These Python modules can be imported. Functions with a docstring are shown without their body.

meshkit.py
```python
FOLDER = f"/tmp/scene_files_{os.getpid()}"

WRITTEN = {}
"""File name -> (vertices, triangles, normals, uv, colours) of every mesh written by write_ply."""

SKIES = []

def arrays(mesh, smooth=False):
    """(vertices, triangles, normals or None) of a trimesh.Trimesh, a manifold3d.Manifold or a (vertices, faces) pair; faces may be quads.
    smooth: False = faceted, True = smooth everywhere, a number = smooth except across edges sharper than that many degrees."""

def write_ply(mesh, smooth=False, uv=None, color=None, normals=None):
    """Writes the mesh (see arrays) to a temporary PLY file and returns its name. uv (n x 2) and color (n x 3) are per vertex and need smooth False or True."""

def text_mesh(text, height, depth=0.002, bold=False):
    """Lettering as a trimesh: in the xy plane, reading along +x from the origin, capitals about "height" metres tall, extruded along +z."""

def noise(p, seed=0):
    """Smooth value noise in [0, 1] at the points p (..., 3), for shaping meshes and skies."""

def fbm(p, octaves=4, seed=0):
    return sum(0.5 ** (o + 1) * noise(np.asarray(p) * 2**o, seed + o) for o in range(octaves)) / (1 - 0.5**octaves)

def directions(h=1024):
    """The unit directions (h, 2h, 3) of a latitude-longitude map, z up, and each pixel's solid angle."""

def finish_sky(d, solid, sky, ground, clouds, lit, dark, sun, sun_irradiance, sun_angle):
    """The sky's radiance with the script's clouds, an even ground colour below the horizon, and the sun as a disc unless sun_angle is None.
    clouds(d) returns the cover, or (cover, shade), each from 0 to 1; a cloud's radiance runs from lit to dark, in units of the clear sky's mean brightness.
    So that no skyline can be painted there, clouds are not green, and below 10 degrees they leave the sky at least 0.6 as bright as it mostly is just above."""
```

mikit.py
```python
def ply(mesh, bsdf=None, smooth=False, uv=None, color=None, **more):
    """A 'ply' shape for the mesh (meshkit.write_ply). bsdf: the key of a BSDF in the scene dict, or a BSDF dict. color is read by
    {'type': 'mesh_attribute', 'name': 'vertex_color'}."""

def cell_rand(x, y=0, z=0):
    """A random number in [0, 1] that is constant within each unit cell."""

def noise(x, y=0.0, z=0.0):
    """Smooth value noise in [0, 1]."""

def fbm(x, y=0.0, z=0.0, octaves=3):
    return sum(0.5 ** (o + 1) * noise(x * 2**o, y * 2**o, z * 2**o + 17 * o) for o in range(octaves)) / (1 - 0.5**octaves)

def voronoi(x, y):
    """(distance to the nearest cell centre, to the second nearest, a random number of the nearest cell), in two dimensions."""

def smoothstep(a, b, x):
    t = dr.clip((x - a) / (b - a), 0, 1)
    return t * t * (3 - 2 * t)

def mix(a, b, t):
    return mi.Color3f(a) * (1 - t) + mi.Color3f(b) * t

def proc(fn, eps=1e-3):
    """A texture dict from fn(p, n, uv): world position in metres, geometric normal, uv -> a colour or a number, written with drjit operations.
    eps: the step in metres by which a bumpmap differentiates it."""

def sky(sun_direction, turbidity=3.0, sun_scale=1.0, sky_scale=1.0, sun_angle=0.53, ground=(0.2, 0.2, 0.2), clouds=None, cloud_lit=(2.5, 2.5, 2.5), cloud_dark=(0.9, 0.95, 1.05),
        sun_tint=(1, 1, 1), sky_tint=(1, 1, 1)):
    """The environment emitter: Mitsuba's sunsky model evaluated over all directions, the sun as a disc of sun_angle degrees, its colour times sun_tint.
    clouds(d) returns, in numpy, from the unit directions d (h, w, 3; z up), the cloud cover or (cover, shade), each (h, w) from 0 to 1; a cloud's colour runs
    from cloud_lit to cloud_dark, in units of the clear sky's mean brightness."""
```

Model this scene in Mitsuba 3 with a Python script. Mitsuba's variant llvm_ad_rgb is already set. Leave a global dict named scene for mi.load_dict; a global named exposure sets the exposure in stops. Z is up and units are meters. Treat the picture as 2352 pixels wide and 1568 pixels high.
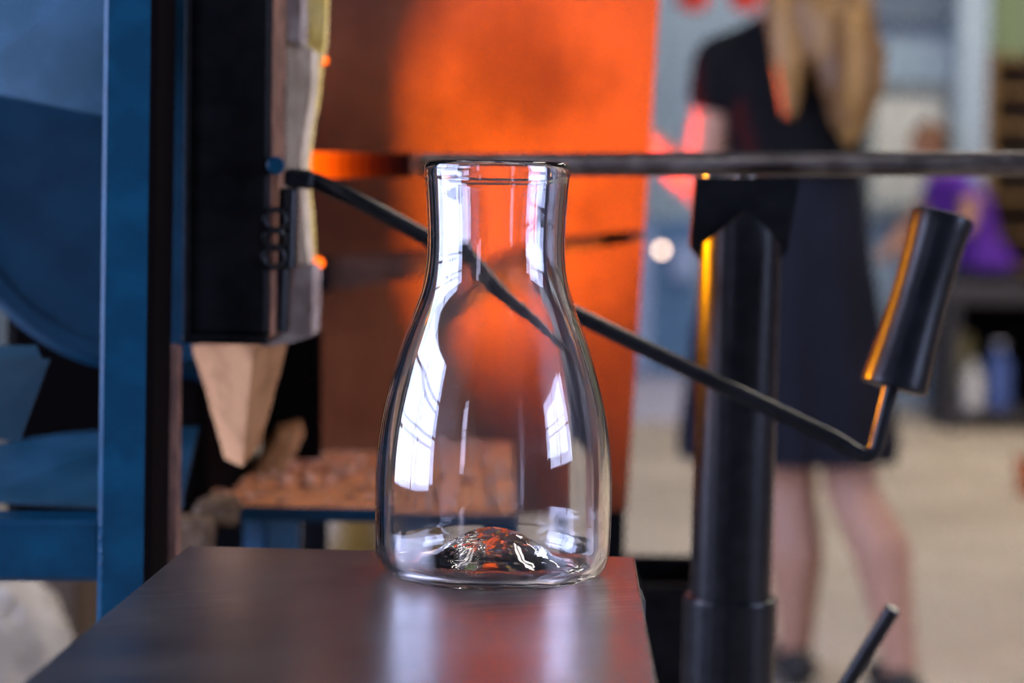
import math, random
import numpy as np, trimesh
import manifold3d as m3
import drjit as dr
import mitsuba as mi
import mikit, meshkit
from mikit import noise, fbm, smoothstep, mix

random.seed(7)
rng = np.random.default_rng(7)
T = mi.ScalarTransform4f
scene, labels = {}, {}

# ------------------------------------------------------------------ camera
W, H, F = 2352, 1568, 4700.0
CAM_Z, PITCH, ROLL = 0.995, math.radians(3.4), math.radians(0.9)
EYE = np.array([0, 0, CAM_Z])
FWD = np.array([0, math.cos(PITCH), -math.sin(PITCH)])
_r0 = np.array([1.0, 0, 0]); _u0 = np.cross(_r0, FWD)
RIGHT = _r0 * math.cos(ROLL) + _u0 * math.sin(ROLL)
UP = np.cross(RIGHT, FWD)
scene['camera'] = {
    'type': 'thinlens', 'fov': 2 * math.degrees(math.atan(W / 2 / F)), 'fov_axis': 'x',
    'aperture_radius': 0.0084, 'focus_distance': 1.195, 'near_clip': 0.05, 'far_clip': 60.0,
    'to_world': T().look_at(origin=EYE.tolist(), target=(EYE + FWD).tolist(), up=UP.tolist())}

# ------------------------------------------------------------------ light (lamps, windows, the furnace, and an added furnace out of view)
exposure = 4.0
LIGHT = 1 / 16.0      # all radiances below are given at exposure 0
WINDOW_LEFT = [11.0, 13.0, 21.0]
WINDOW_RIGHT = [9.5, 11.0, 17.0]
LAMP_NEAR = [7.0, 6.5, 6.0]
LAMP_FAR = [38.0, 34.0, 29.0]
FIRE = [470.0, 138.0, 0.0]
FIRE_ADDED = [1700.0, 75.0, 0.0]


def pix(px, py, d):
    """A point of the place: where the line of sight of a pixel reaches the distance y = d."""
    v = FWD + RIGHT * ((px - W / 2) / F) + UP * ((H / 2 - py) / F)
    return EYE + v * (d / v[1])


def pix_z(px, py, z):
    v = FWD + RIGHT * ((px - W / 2) / F) + UP * ((H / 2 - py) / F)
    return EYE + v * ((z - CAM_Z) / v[2])


# ------------------------------------------------------------------ materials
def principled(color, rough=0.5, metallic=0.0, **more):
    c = color if isinstance(color, dict) else {'type': 'rgb', 'value': list(color)}
    r = rough if isinstance(rough, dict) else float(rough)
    return {'type': 'twosided', 'bsdf': {'type': 'principled', 'base_color': c, 'roughness': r, 'metallic': float(metallic), **more}}


def varied(a, b, sx, sy=None, sz=None, lo=0.3, hi=0.7, octaves=4):
    sy, sz = sy or sx, sz or sx
    return mikit.proc(lambda p, n, uv: mix(a, b, smoothstep(lo, hi, fbm(p.x * sx + 31, p.y * sy + 17, p.z * sz + 5, octaves))))


def material(name, d):
    scene[name] = d
    return name


def steel_table(p, n, uv):
    b = fbm(p.x * 11, p.y * 11, 9.0, 4)
    q = fbm(p.x * 5 + p.y * 4, p.y * 16 - p.x * 7, 2.0, 3)
    s = smoothstep(0.66, 0.74, noise(p.x * 30 + p.y * 14, p.y * 420 - p.x * 170, 1.0)) * smoothstep(0.45, 0.6, fbm(p.x * 9, p.y * 9, 4.0, 2))
    return mix([0.2, 0.178, 0.172], [0.36, 0.325, 0.318], 0.5 * b + 0.5 * q) * (1 + 0.2 * s)


def steel_rough(p, n, uv):
    return 0.24 + 0.1 * fbm(p.x * 12 + p.y * 5, p.y * 22 - p.x * 8, 3.0, 3)


def rust_sheet(p, n, uv):
    a = fbm(p.x * 7 + 3, p.z * 7, 2.0, 5)
    b = fbm(p.x * 60, p.z * 5 + 9, 4.0, 3)
    return mix([0.085, 0.023, 0.01], [0.22, 0.066, 0.024], smoothstep(0.25, 0.75, 0.9 * a + 0.1 * b))


material('mat_table', principled(mikit.proc(steel_table), mikit.proc(steel_rough), 0.94))
material('mat_table_under', principled((0.03, 0.03, 0.035), 0.5))
material('mat_shield', principled(mikit.proc(rust_sheet), 0.5, 0.0, specular=0.2))
material('mat_blue', principled(varied((0.0003, 0.04, 0.086), (0.0012, 0.058, 0.118), 38, lo=0.35, hi=0.75), 0.3, 0.0, specular=0.22))
material('mat_blue_dull', principled(varied((0.0004, 0.023, 0.05), (0.0016, 0.034, 0.07), 22), 0.45, 0.0, specular=0.2))
material('mat_blue_sheet', principled(varied((0.009, 0.048, 0.08), (0.018, 0.068, 0.115), 26), 0.4, 0.0, specular=0.3))
material('mat_black', principled(varied((0.002, 0.0022, 0.003), (0.006, 0.006, 0.007), 45), 0.5, 0.0, specular=0.1))
material('mat_black_gloss', principled(varied((0.002, 0.003, 0.005), (0.006, 0.007, 0.010), 90), 0.3, 0.0, specular=0.27))
material('mat_mill_steel', principled(varied((0.16, 0.155, 0.16), (0.25, 0.24, 0.235), 60), 0.34, 1.0))
material('mat_pipe', principled(varied((0.12, 0.105, 0.1), (0.24, 0.22, 0.21), 50), 0.3, 1.0))
material('mat_ball', principled((0.75, 0.73, 0.7), 0.2, 1.0))
material('mat_rust', principled(varied((0.085, 0.036, 0.022), (0.16, 0.07, 0.042), 60), 0.7))
material('mat_shelf_rust_firelit', principled(varied((0.35, 0.14, 0.06), (0.65, 0.28, 0.13), 50), 0.75, specular=0.2))  # orange firelight on the shelf is mixed into this rust colour
material('mat_fibre', principled(varied((0.46, 0.36, 0.24), (0.6, 0.48, 0.34), 40), 0.9))
material('mat_fibre_grey', principled(varied((0.2, 0.15, 0.13), (0.35, 0.29, 0.25), 45), 0.9))
material('mat_fibre_yellow', principled(varied((0.66, 0.47, 0.08), (0.78, 0.6, 0.2), 30), 0.85))
material('mat_brick', principled(varied((0.28, 0.12, 0.042), (0.44, 0.21, 0.085), 30), 0.9))
material('mat_rubble_firelit', principled(varied((0.4, 0.2, 0.12), (0.75, 0.45, 0.3), 70), 0.9))  # crumb colour pushed towards orange to paint in the firelight
material('mat_dust', principled(varied((0.09, 0.05, 0.025), (0.22, 0.14, 0.08), 40), 0.9))
material('mat_matt_black', principled((0.004, 0.003, 0.003), 0.9, specular=0.02))  # plain matt black; also colours the sheets that stand for shade
material('mat_yellow', principled((0.16, 0.085, 0.008), 0.5))
material('mat_floor', principled(varied((0.36, 0.3, 0.235), (0.46, 0.39, 0.315), 1.6, octaves=5), 0.45, 0.0, specular=0.4))
material('mat_wall', principled(varied((0.25, 0.345, 0.44), (0.31, 0.41, 0.51), 1.2), 0.8))
material('mat_wall_plain', principled((0.12, 0.12, 0.125), 0.85))
material('mat_ceiling', principled((0.15, 0.15, 0.155), 0.9))
material('mat_frame', principled((0.2, 0.2, 0.2), 0.5))
material('mat_pilaster', principled((0.36, 0.46, 0.56), 0.7))
material('mat_green', principled((0.18, 0.24, 0.13), 0.8))
material('mat_slate', principled((0.1, 0.14, 0.2), 0.7))
material('mat_panel', principled((0.52, 0.54, 0.5), 0.6))
material('mat_panel_frame', principled((0.16, 0.2, 0.22), 0.6))
material('mat_wood', principled(varied((0.12, 0.065, 0.022), (0.26, 0.15, 0.05), 12, 12, 40), 0.7))
material('mat_wood_dark', principled((0.05, 0.028, 0.012), 0.8))
material('mat_bench', principled((0.03, 0.028, 0.035), 0.6))
material('mat_machine', principled((0.06, 0.15, 0.3), 0.5))
material('mat_machine_light', principled((0.27, 0.36, 0.58), 0.6))
material('mat_pale', principled((0.5, 0.5, 0.58), 0.7))
material('mat_olive', principled((0.22, 0.2, 0.1), 0.8))
material('mat_blue_bottle', principled((0.08, 0.14, 0.4), 0.4))
material('mat_white', principled((0.6, 0.6, 0.6), 0.5))
material('mat_orange', principled((0.6, 0.12, 0.02), 0.5))
material('mat_red', principled((0.8, 0.045, 0.01), 0.5))
material('mat_cloth', principled(varied((0.42, 0.37, 0.3), (0.62, 0.56, 0.48), 14), 0.95))
material('mat_skin', principled((0.42, 0.22, 0.145), 0.55, specular=0.3))
material('mat_tee', principled((0.006, 0.006, 0.007), 0.9, specular=0.1))
material('mat_skirt', principled(varied((0.005, 0.0055, 0.011), (0.008, 0.0085, 0.016), 6), 0.85, specular=0.2))
material('mat_hair', principled(varied((0.11, 0.045, 0.01), (0.36, 0.19, 0.05), 26, 26, 3, 0.25, 0.75), 0.5, specular=0.4))
material('mat_hair_dark', principled((0.16, 0.07, 0.03), 0.5))
material('mat_shoe', principled((0.012, 0.011, 0.011), 0.6))
material('mat_purple', principled((0.085, 0.012, 0.3), 0.8))
material('mat_trousers', principled((0.012, 0.012, 0.018), 0.85))
material('mat_glass', {'type': 'dielectric', 'int_ior': 1.52, 'ext_ior': 1.0, 'specular_transmittance': {'type': 'rgb', 'value': [0.985, 0.985, 0.995]}})


# ------------------------------------------------------------------ helpers
def add(key, mesh, bsdf, smooth=False, **more):
    k, n = key, 0
    while k in scene:
        n += 1
        k = f'{key}_{n:03d}'
    scene[k] = mikit.ply(mesh, bsdf, smooth=smooth, **more)
    return k


def tag(key, label, category=None, group=None, kind=None):
    d = {'label': label}
    if category: d['category'] = category
    if group: d['group'] = group
    if kind: d['kind'] = kind
    labels[key] = d
    return key


def cat(*ms):
    return trimesh.util.concatenate([m for m in ms])


def hull(points):
    return trimesh.convex.convex_hull(np.asarray(points, float))


def chamfer_points(size, ch):
    h = np.asarray(size, float) / 2
    pts = []
    for sx in (-1, 1):
        for sy in (-1, 1):
            for sz in (-1, 1):
                s = np.array([sx, sy, sz])
                for k in range(3):
                    q = h - ch
                    q[k] = h[k]
                    pts.append(s * q)
    return np.array(pts)


def box(center, size, ch=0.002):
    return hull(chamfer_points(size, min(ch, 0.45 * min(size))) + np.asarray(center, float))


def span(x0, x1, y0, y1, z0, z1, ch=0.002):
    return box(((x0 + x1) / 2, (y0 + y1) / 2, (z0 + z1) / 2), (x1 - x0, y1 - y0, z1 - z0), ch)


def frame_of(a, b, ref=(0, 1, 0)):
    z = np.asarray(b, float) - np.asarray(a, float)
    L = np.linalg.norm(z); z /= L
    x = np.cross(np.asarray(ref, float), z)
    if np.linalg.norm(x) < 1e-6:
        x = np.cross([0, 0, 1.0], z)
    x /= np.linalg.norm(x)
    y = np.cross(z, x)
    return x, y, z, L


def bar(a, b, w, d, ch=0.002, ref=(0, 1, 0)):
    """A chamfered bar from a to b; w across, d along ref."""
    x, y, z, L = frame_of(a, b, ref)
    M = np.stack([x, y, z], 1)
    return hull(chamfer_points((w, d, L), ch) @ M.T + (np.asarray(a, float) + np.asarray(b, float)) / 2)


def revolve(profile, n=48, a=(0, 0, 0), b=(0, 0, 1)):
    """profile of (radius, height) turned about the axis a -> b; closed where a radius is 0."""
    pr = np.asarray(profile, float)
    x, y, z, _ = frame_of(a, b)
    ang = np.arange(n) * 2 * np.pi / n
    v = (np.asarray(a, float) + pr[:, None, 1:2] * z + pr[:, None, 0:1] * (np.cos(ang)[None, :, None] * x + np.sin(ang)[None, :, None] * y)).reshape(-1, 3)
    i, j = np.meshgrid(np.arange(len(pr) - 1), np.arange(n), indexing='ij')
    q = np.stack([i * n + j, i * n + (j + 1) % n, (i + 1) * n + (j + 1) % n, (i + 1) * n + j], -1).reshape(-1, 4)
    m = trimesh.Trimesh(v, np.vstack([q[:, [0, 1, 2]], q[:, [0, 2, 3]]]), process=False)
    m.merge_vertices()
    m.update_faces(m.nondegenerate_faces())
    return m


def rod(a, b, r, n=32, ch=0.0015, r2=None):
    L = np.linalg.norm(np.asarray(b, float) - np.asarray(a, float))
    r2 = r if r2 is None else r2
    return revolve([(0, 0), (r - ch, 0), (r, ch), (r2, L - ch), (r2 - ch, L), (0, L)], n, a, b)


def smooth_path(pts, step=0.006):
    from scipy.interpolate import CubicSpline
    p = np.asarray(pts, float)
    t = np.r_[0, np.cumsum(np.linalg.norm(np.diff(p, axis=0), axis=1))]
    return CubicSpline(t, p)(np.linspace(0, t[-1], max(8, int(t[-1] / step))))


def fillet(pts, radii, step=10):
    """A polyline with its corners rounded by the given radii (one per inner point)."""
    p = [np.asarray(q, float) for q in pts]
    out = [p[0]]
    for k in range(1, len(p) - 1):
        a, b = p[k - 1] - p[k], p[k + 1] - p[k]
        ua, ub = a / np.linalg.norm(a), b / np.linalg.norm(b)
        ang = math.acos(np.clip(ua @ ub, -1, 1))
        t = min(radii[k - 1] / math.tan(ang / 2), 0.48 * np.linalg.norm(a), 0.48 * np.linalg.norm(b))
        s, e = p[k] + ua * t, p[k] + ub * t
        for u in np.linspace(0, 1, step):
            out.append((1 - u) ** 2 * s + 2 * u * (1 - u) * p[k] + u * u * e)
    out.append(p[-1])
    return np.array(out)


def tube(path, r, n=24):
    p = np.asarray(path, float)
    r = np.broadcast_to(r, (len(p),))
    t = np.gradient(p, axis=0); t /= np.linalg.norm(t, axis=1, keepdims=True)
    x = np.cross(t[0], [0.1, 0.97, 0.2]); x /= np.linalg.norm(x)
    rings = []
    ang = np.arange(n) * 2 * np.pi / n
    for k in range(len(p)):
        x = x - t[k] * (x @ t[k]); x /= np.linalg.norm(x)
        y = np.cross(t[k], x)
        rings.append(p[k] + r[k] * (np.cos(ang)[:, None] * x + np.sin(ang)[:, None] * y))
    v = np.vstack(rings + [p[:1], p[-1:]])
    f = []
    m = len(p)
    for i in range(m - 1):
        for j in range(n):
            a, b, c, d = i * n + j, i * n + (j + 1) % n, (i + 1) * n + (j + 1) % n, (i + 1) * n + j
            f += [[a, b, c], [a, c, d]]
    for j in range(n):
        f += [[m * n, (j + 1) % n, j], [m * n + 1, (m - 1) * n + j, (m - 1) * n + (j + 1) % n]]
    return trimesh.Trimesh(v, np.array(f), process=False)


def slab(corners, thick, normal=None):
    """A sheet: a convex polygon of points with thickness, away from the corners along the normal."""
    c = np.asarray(corners, float)
    n = np.cross(c[1] - c[0], c[2] - c[0]) if normal is None else np.asarray(normal, float)
    n /= np.linalg.norm(n)
    return hull(np.vstack([c, c + n * thick]))


def rough_block(mesh, amp, scale, length, seed=0):
    """The mesh cut finer and roughened, for broken refractory and crumbs."""
    m = mesh.subdivide_to_size(length, max_iter=20) if hasattr(mesh, 'subdivide_to_size') else mesh
    m.merge_vertices()
    n = m.vertex_normals
    q = np.array(m.vertices) * scale
    m.vertices = m.vertices + n * ((meshkit.fbm(q, 4, seed) - 0.5) * 2 * amp)[:, None]
    return m


def to_trimesh(man):
    m = man.to_mesh()
    return trimesh.Trimesh(np.array(m.vert_properties)[:, :3], np.array(m.tri_verts), process=False)


def to_manifold(mesh):
    m = mesh.copy(); m.merge_vertices()
    if m.volume < 0: m.invert()
    return m3.Manifold(m3.Mesh(np.asarray(m.vertices, np.float32), np.asarray(m.faces, np.uint32)))


BALL = np.array(trimesh.creation.icosphere(subdivisions=2).vertices)


def limb(*joints):
    """Hulls of neighbouring (centre, radius or (rx, ry, rz)) joined into one Manifold."""
    out = None
    balls = [BALL * np.asarray(np.broadcast_to(r, (3,)), float) + np.asarray(c, float) for c, r in joints]
    for a, b in zip(balls[:-1], balls[1:]):
        h = m3.Manifold.hull_points(np.vstack([a, b]))
        out = h if out is None else out + h
    return out


def flesh(man, length=0.012, rounds=12):
    m = to_trimesh(man.refine_to_length(length))
    m.merge_vertices()
    trimesh.smoothing.filter_taubin(m, lamb=0.5, nu=0.52, iterations=rounds)
    return m


def emitter(mesh, radiance, bsdf=None, smooth=False):
    d = mikit.ply(mesh, bsdf or 'mat_matt_black', smooth=smooth)
    rad = radiance if isinstance(radiance, dict) else {'type': 'rgb', 'value': [float(x) * LIGHT for x in radiance]}
    d['emitter'] = {'type': 'area', 'radiance': rad}
    return d


# ================================================================== the setting
RX0, RX1, RY0, RY1, RZ = -3.6, 5.2, -3.6, 11.2, 4.2
add('floor', span(RX0, RX1, RY0, RY1, -0.1, 0, 0.001), 'mat_floor'); tag('floor', 'pale tan concrete workshop floor', kind='structure')
add('ceiling', span(RX0, RX1, RY0, RY1, RZ, RZ + 0.1, 0.001), 'mat_ceiling'); tag('ceiling', 'plain grey workshop ceiling', kind='structure')
add('wall_back', span(RX0, RX1, RY1, RY1 + 0.1, 0, RZ, 0.001), 'mat_wall'); tag('wall_back', 'blue grey far wall of the workshop', kind='structure')
add('wall_front', span(RX0, RX1, RY0 - 0.1, RY0, 0, RZ, 0.001), 'mat_wall_plain'); tag('wall_front', 'plain workshop wall behind the viewer', kind='structure')


def wall_with_hole(x0, x1, y0, y1, z0, z1):
    return cat(span(x0, x1, RY0, y0, 0, RZ, 0.001), span(x0, x1, y1, RY1, 0, RZ, 0.001), span(x0, x1, y0, y1, 0, z0, 0.001), span(x0, x1, y0, y1, z1, RZ, 0.001))


WL, WR = (-0.6, 2.5, 0.5, 2.7), (-2.2, 0.6, 1.0, 2.8)
add('wall_left', wall_with_hole(RX0 - 0.1, RX0, *WL), 'mat_wall_plain'); tag('wall_left', 'grey workshop wall with a tall window left of the furnace', kind='structure')
add('wall_right', wall_with_hole(RX1, RX1 + 0.1, *WR), 'mat_wall_plain'); tag('wall_right', 'grey workshop wall with a window to the right', kind='structure')


def window(name, x, s, y0, y1, z0, z1, cols, rows, rad, label):
    quad = np.array([[x, y0, z0], [x, y1, z0], [x, y1, z1], [x, y0, z1]])
    f = np.array([[0, 1, 2], [0, 2, 3]])
    if s < 0: f = f[:, ::-1]
    scene[name + '__pane'] = emitter((quad, f), rad, 'mat_frame')
    parts = []
    for k in range(cols + 1):
        y = y0 + (y1 - y0) * k / cols
        parts.append(box((x + s * 0.04, y, (z0 + z1) / 2), (0.06, 0.06, z1 - z0 + 0.06), 0.004))
    for k in range(rows + 1):
        z = z0 + (z1 - z0) * k / rows
        parts.append(box((x + s * 0.04, (y0 + y1) / 2, z), (0.05, y1 - y0, 0.06), 0.004))
    add(name + '__frame', cat(*parts), 'mat_frame')
    tag(name, label, kind='structure')


window('window_1', RX0 - 0.06, 1, *WL, 2, 3, WINDOW_LEFT, 'tall daylit window in the left wall')
window('window_2', RX1 + 0.06, -1, *WR, 2, 2, WINDOW_RIGHT, 'daylit window in the right wall')

quad = np.array([[-3.05, RY0 + 0.01, 0.9], [-2.5, RY0 + 0.01, 0.9], [-2.5, RY0 + 0.01, 2.9], [-3.05, RY0 + 0.01, 2.9]])
scene['window_3__pane'] = emitter((quad, np.array([[0, 2, 1], [0, 3, 2]])), [5.0, 5.0, 7.5], 'mat_frame')
add('window_3__frame', cat(*[box((x_, RY0 + 0.03, 1.9), (0.05, 0.05, 2.06), 0.004) for x_ in (-3.05, -2.5)], *[box((-2.775, RY0 + 0.03, z_), (0.6, 0.05, 0.05), 0.004) for z_ in (0.9, 1.9, 2.9)]), 'mat_frame')
tag('window_3', 'narrow window in the wall behind the viewer', kind='structure')

for i, (x, y) in enumerate([(-1.2, -1.2), (1.6, -1.2), (-1.2, 2.6), (1.5, 3.0), (2.6, 7.2), (3.6, 5.6), (2.0, 9.2), (4.0, 9.0)]):
    k = 'ceiling_lamp' if i == 0 else f'ceiling_lamp_{i:03d}'
    scene[k + '__housing'] = mikit.ply(cat(box((x, y, RZ - 0.12), (0.5, 1.5, 0.05), 0.01), rod((x, y - 0.5, RZ - 0.1), (x, y - 0.5, RZ), 0.008), rod((x, y + 0.5, RZ - 0.1), (x, y + 0.5, RZ), 0.008)), 'mat_white')
    scene[k + '__tube'] = emitter(cat(span(x - 0.2, x - 0.06, y - 0.7, y + 0.7, RZ - 0.175, RZ - 0.147, 0.01), span(x + 0.06, x + 0.2, y - 0.7, y + 0.7, RZ - 0.175, RZ - 0.147, 0.01)), LAMP_NEAR if (x < 0 or y < 0) else LAMP_FAR, 'mat_white')
    tag(k, 'twin tube lamp hanging under the workshop ceiling', 'lamp', 'twin tube lamps under the ceiling')

# ================================================================== the marver table
BASE = pix(1131, 1315, 1.21)
ZT = float(BASE[2])
bl, br = pix_z(432, 1252, ZT), pix_z(1455, 1278, ZT)
fl, fr = pix_z(50, 1568, ZT), pix_z(1504, 1568, ZT)
nl, nr = bl + (fl - bl) * 1.9, br + (fr - br) * 1.9
top = np.array([bl, br, nr, nl])
TH = 0.014
n = np.array([0, 0, 1.0])
c = top.mean(0)
inner = top + (c - top) / np.linalg.norm(c - top, axis=1, keepdims=True) * 0.0022
plate = hull(np.vstack([inner, top - n * 0.0016, top - n * (TH - 0.001), inner - n * TH]))
add('marver_table__top', plate, 'mat_table')
add('marver_table__worn_edge', cat(*[tube(np.linspace(a_ - n * 0.0011, b_ - n * 0.0011, 8) + (a_ - b_) * 0, 0.0011, 10) for a_, b_ in ((top[1] - (top[1] - c) * 0.0015, top[2] - (top[2] - c) * 0.0015),)]), 'mat_mill_steel', smooth=True)
labels['marver_table__worn_edge'] = {'label': 'bright worn steel edge'}
add('marver_table__apron', cat(*[bar(a + (c - a) * 0.12 - n * (TH + 0.02), b + (c - b) * 0.12 - n * (TH + 0.02), 0.03, 0.04, 0.003, (0, 0, 1)) for a, b in zip(top, np.roll(top, -1, 0))]), 'mat_table_under')
for q in top:
    g = q + (c - q) * 0.12
    add('marver_table__leg', bar((g[0], g[1], 0), (g[0], g[1], ZT - TH), 0.045, 0.045, 0.003), 'mat_table_under')
tag('marver_table', 'bare worn steel worktable with the clear glass carafe standing on it', 'table')

# ================================================================== the carafe
S = 1.21 / F
ax_px = {}
outer_px = [(1133, 273.8), (1090, 273), (1047, 270.7), (1003, 266), (960, 260), (908, 249), (857, 235), (830, 228), (804, 221), (755, 203.5), (722, 191.5), (691, 179.5), (670, 172), (652, 166), (632, 161.5), (612, 158.5), (590, 157.2), (560, 157.2), (530, 157.8), (500, 159), (470, 161), (440, 163.2), (415, 165.5), (398, 166.8)]
y0 = 1315.0
out = [(r * S, (y0 - y) * S) for y, r in outer_px]
lower = [(0, 44.0), (40, 42), (80, 35.5), (120, 25), (160, 13), (190, 5), (212, 0.8), (224, 0.0), (236, 1.2), (248, 6), (259, 16), (266, 30), (270, 52), (272.3, 90), (273.6, 140)]
prof_o = [(r * S, h * S) for r, h in lower] + out
# rim, then the inside from the top down, then the inner floor with its dome
rim = [(167, 928), (166.5, 936), (164, 942.5), (160, 946), (155, 947.2), (150, 946), (146, 942), (143.6, 936), (142.2, 928)]
prof_r = [(r * S, h * S) for r, h in rim]
inner_px = [(398, 141.5), (415, 140.2), (440, 138), (470, 135.8), (500, 134), (530, 133), (560, 132.6), (590, 133), (612, 134.6), (632, 138), (652, 143), (670, 149.5), (691, 157.5), (722, 170.5), (755, 183.5), (804, 202), (857, 216.5), (908, 230), (960, 240.5), (1003, 246), (1047, 250), (1090, 252), (1133, 252.5), (1190, 252.5), (1240, 251)]
prof_i = [(r * S, (y0 - y) * S) for y, r in inner_px]
floor_in = [(249, 52), (244, 34), (235, 23), (222, 17.5), (205, 18), (180, 25), (150, 40), (120, 60), (90, 79), (60, 94), (30, 103), (12, 105.6), (0, 106)]
prof_f = [(r * S, h * S) for r, h in floor_in]


def dense(profile, step):
    from scipy.interpolate import PchipInterpolator
    p = np.array(profile)
    t = np.r_[0, np.cumsum(np.linalg.norm(np.diff(p, axis=0), axis=1))]
    q = PchipInterpolator(t, p)(np.linspace(0, t[-1], int(t[-1] / step)))
    return q


prof_out = dense(prof_o + prof_r[:5], 0.0011)
prof_in = dense(prof_r[4:] + prof_i + prof_f, 0.0011)
from scipy.ndimage import gaussian_filter1d


def calm(p, lo_, hi_):
    """Evens out the wall's profile between two heights so that it flows like blown glass."""
    k = np.clip((p[:, 1] - lo_ * S) / (60 * S), 0, 1) * np.clip((hi_ * S - p[:, 1]) / (40 * S), 0, 1)
    p[:, 0] = p[:, 0] * (1 - k) + k * gaussian_filter1d(p[:, 0], 9, mode='nearest')
    return p


prof_out, prof_in = calm(prof_out, 60, 915), calm(prof_in, 75, 915)
profile = np.vstack([prof_out, prof_in[1:]])
n_out = len(prof_out)
NA = 288
lean = (1143 - 1131 - (947 * math.sin(ROLL))) * S / (947 * S)
pr = profile.copy(); pr[pr[:, 0] < 1e-5, 0] = 0
ang = np.arange(NA) * 2 * np.pi / NA
R_, Z_ = np.repeat(pr[:, 0], NA), np.repeat(pr[:, 1], NA)
A_ = np.tile(ang, len(pr))
inside = np.repeat(np.arange(len(pr)) >= n_out, NA)
P3 = np.stack([np.cos(A_) * 4, np.sin(A_) * 4, Z_ * 14], 1)
streak = np.stack([np.cos(A_) * 11, np.sin(A_) * 11, Z_ * 2.2], 1)
wave = np.stack([np.cos(A_) * 3, np.sin(A_) * 3, Z_ * 3], 1)
dR = np.where(inside, 0.00024, 0.0001) * (meshkit.fbm(wave, 2, 5) - 0.5) + np.where(inside, 0.00007, 0.00002) * (meshkit.fbm(streak, 3, 9) - 0.5)
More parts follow.
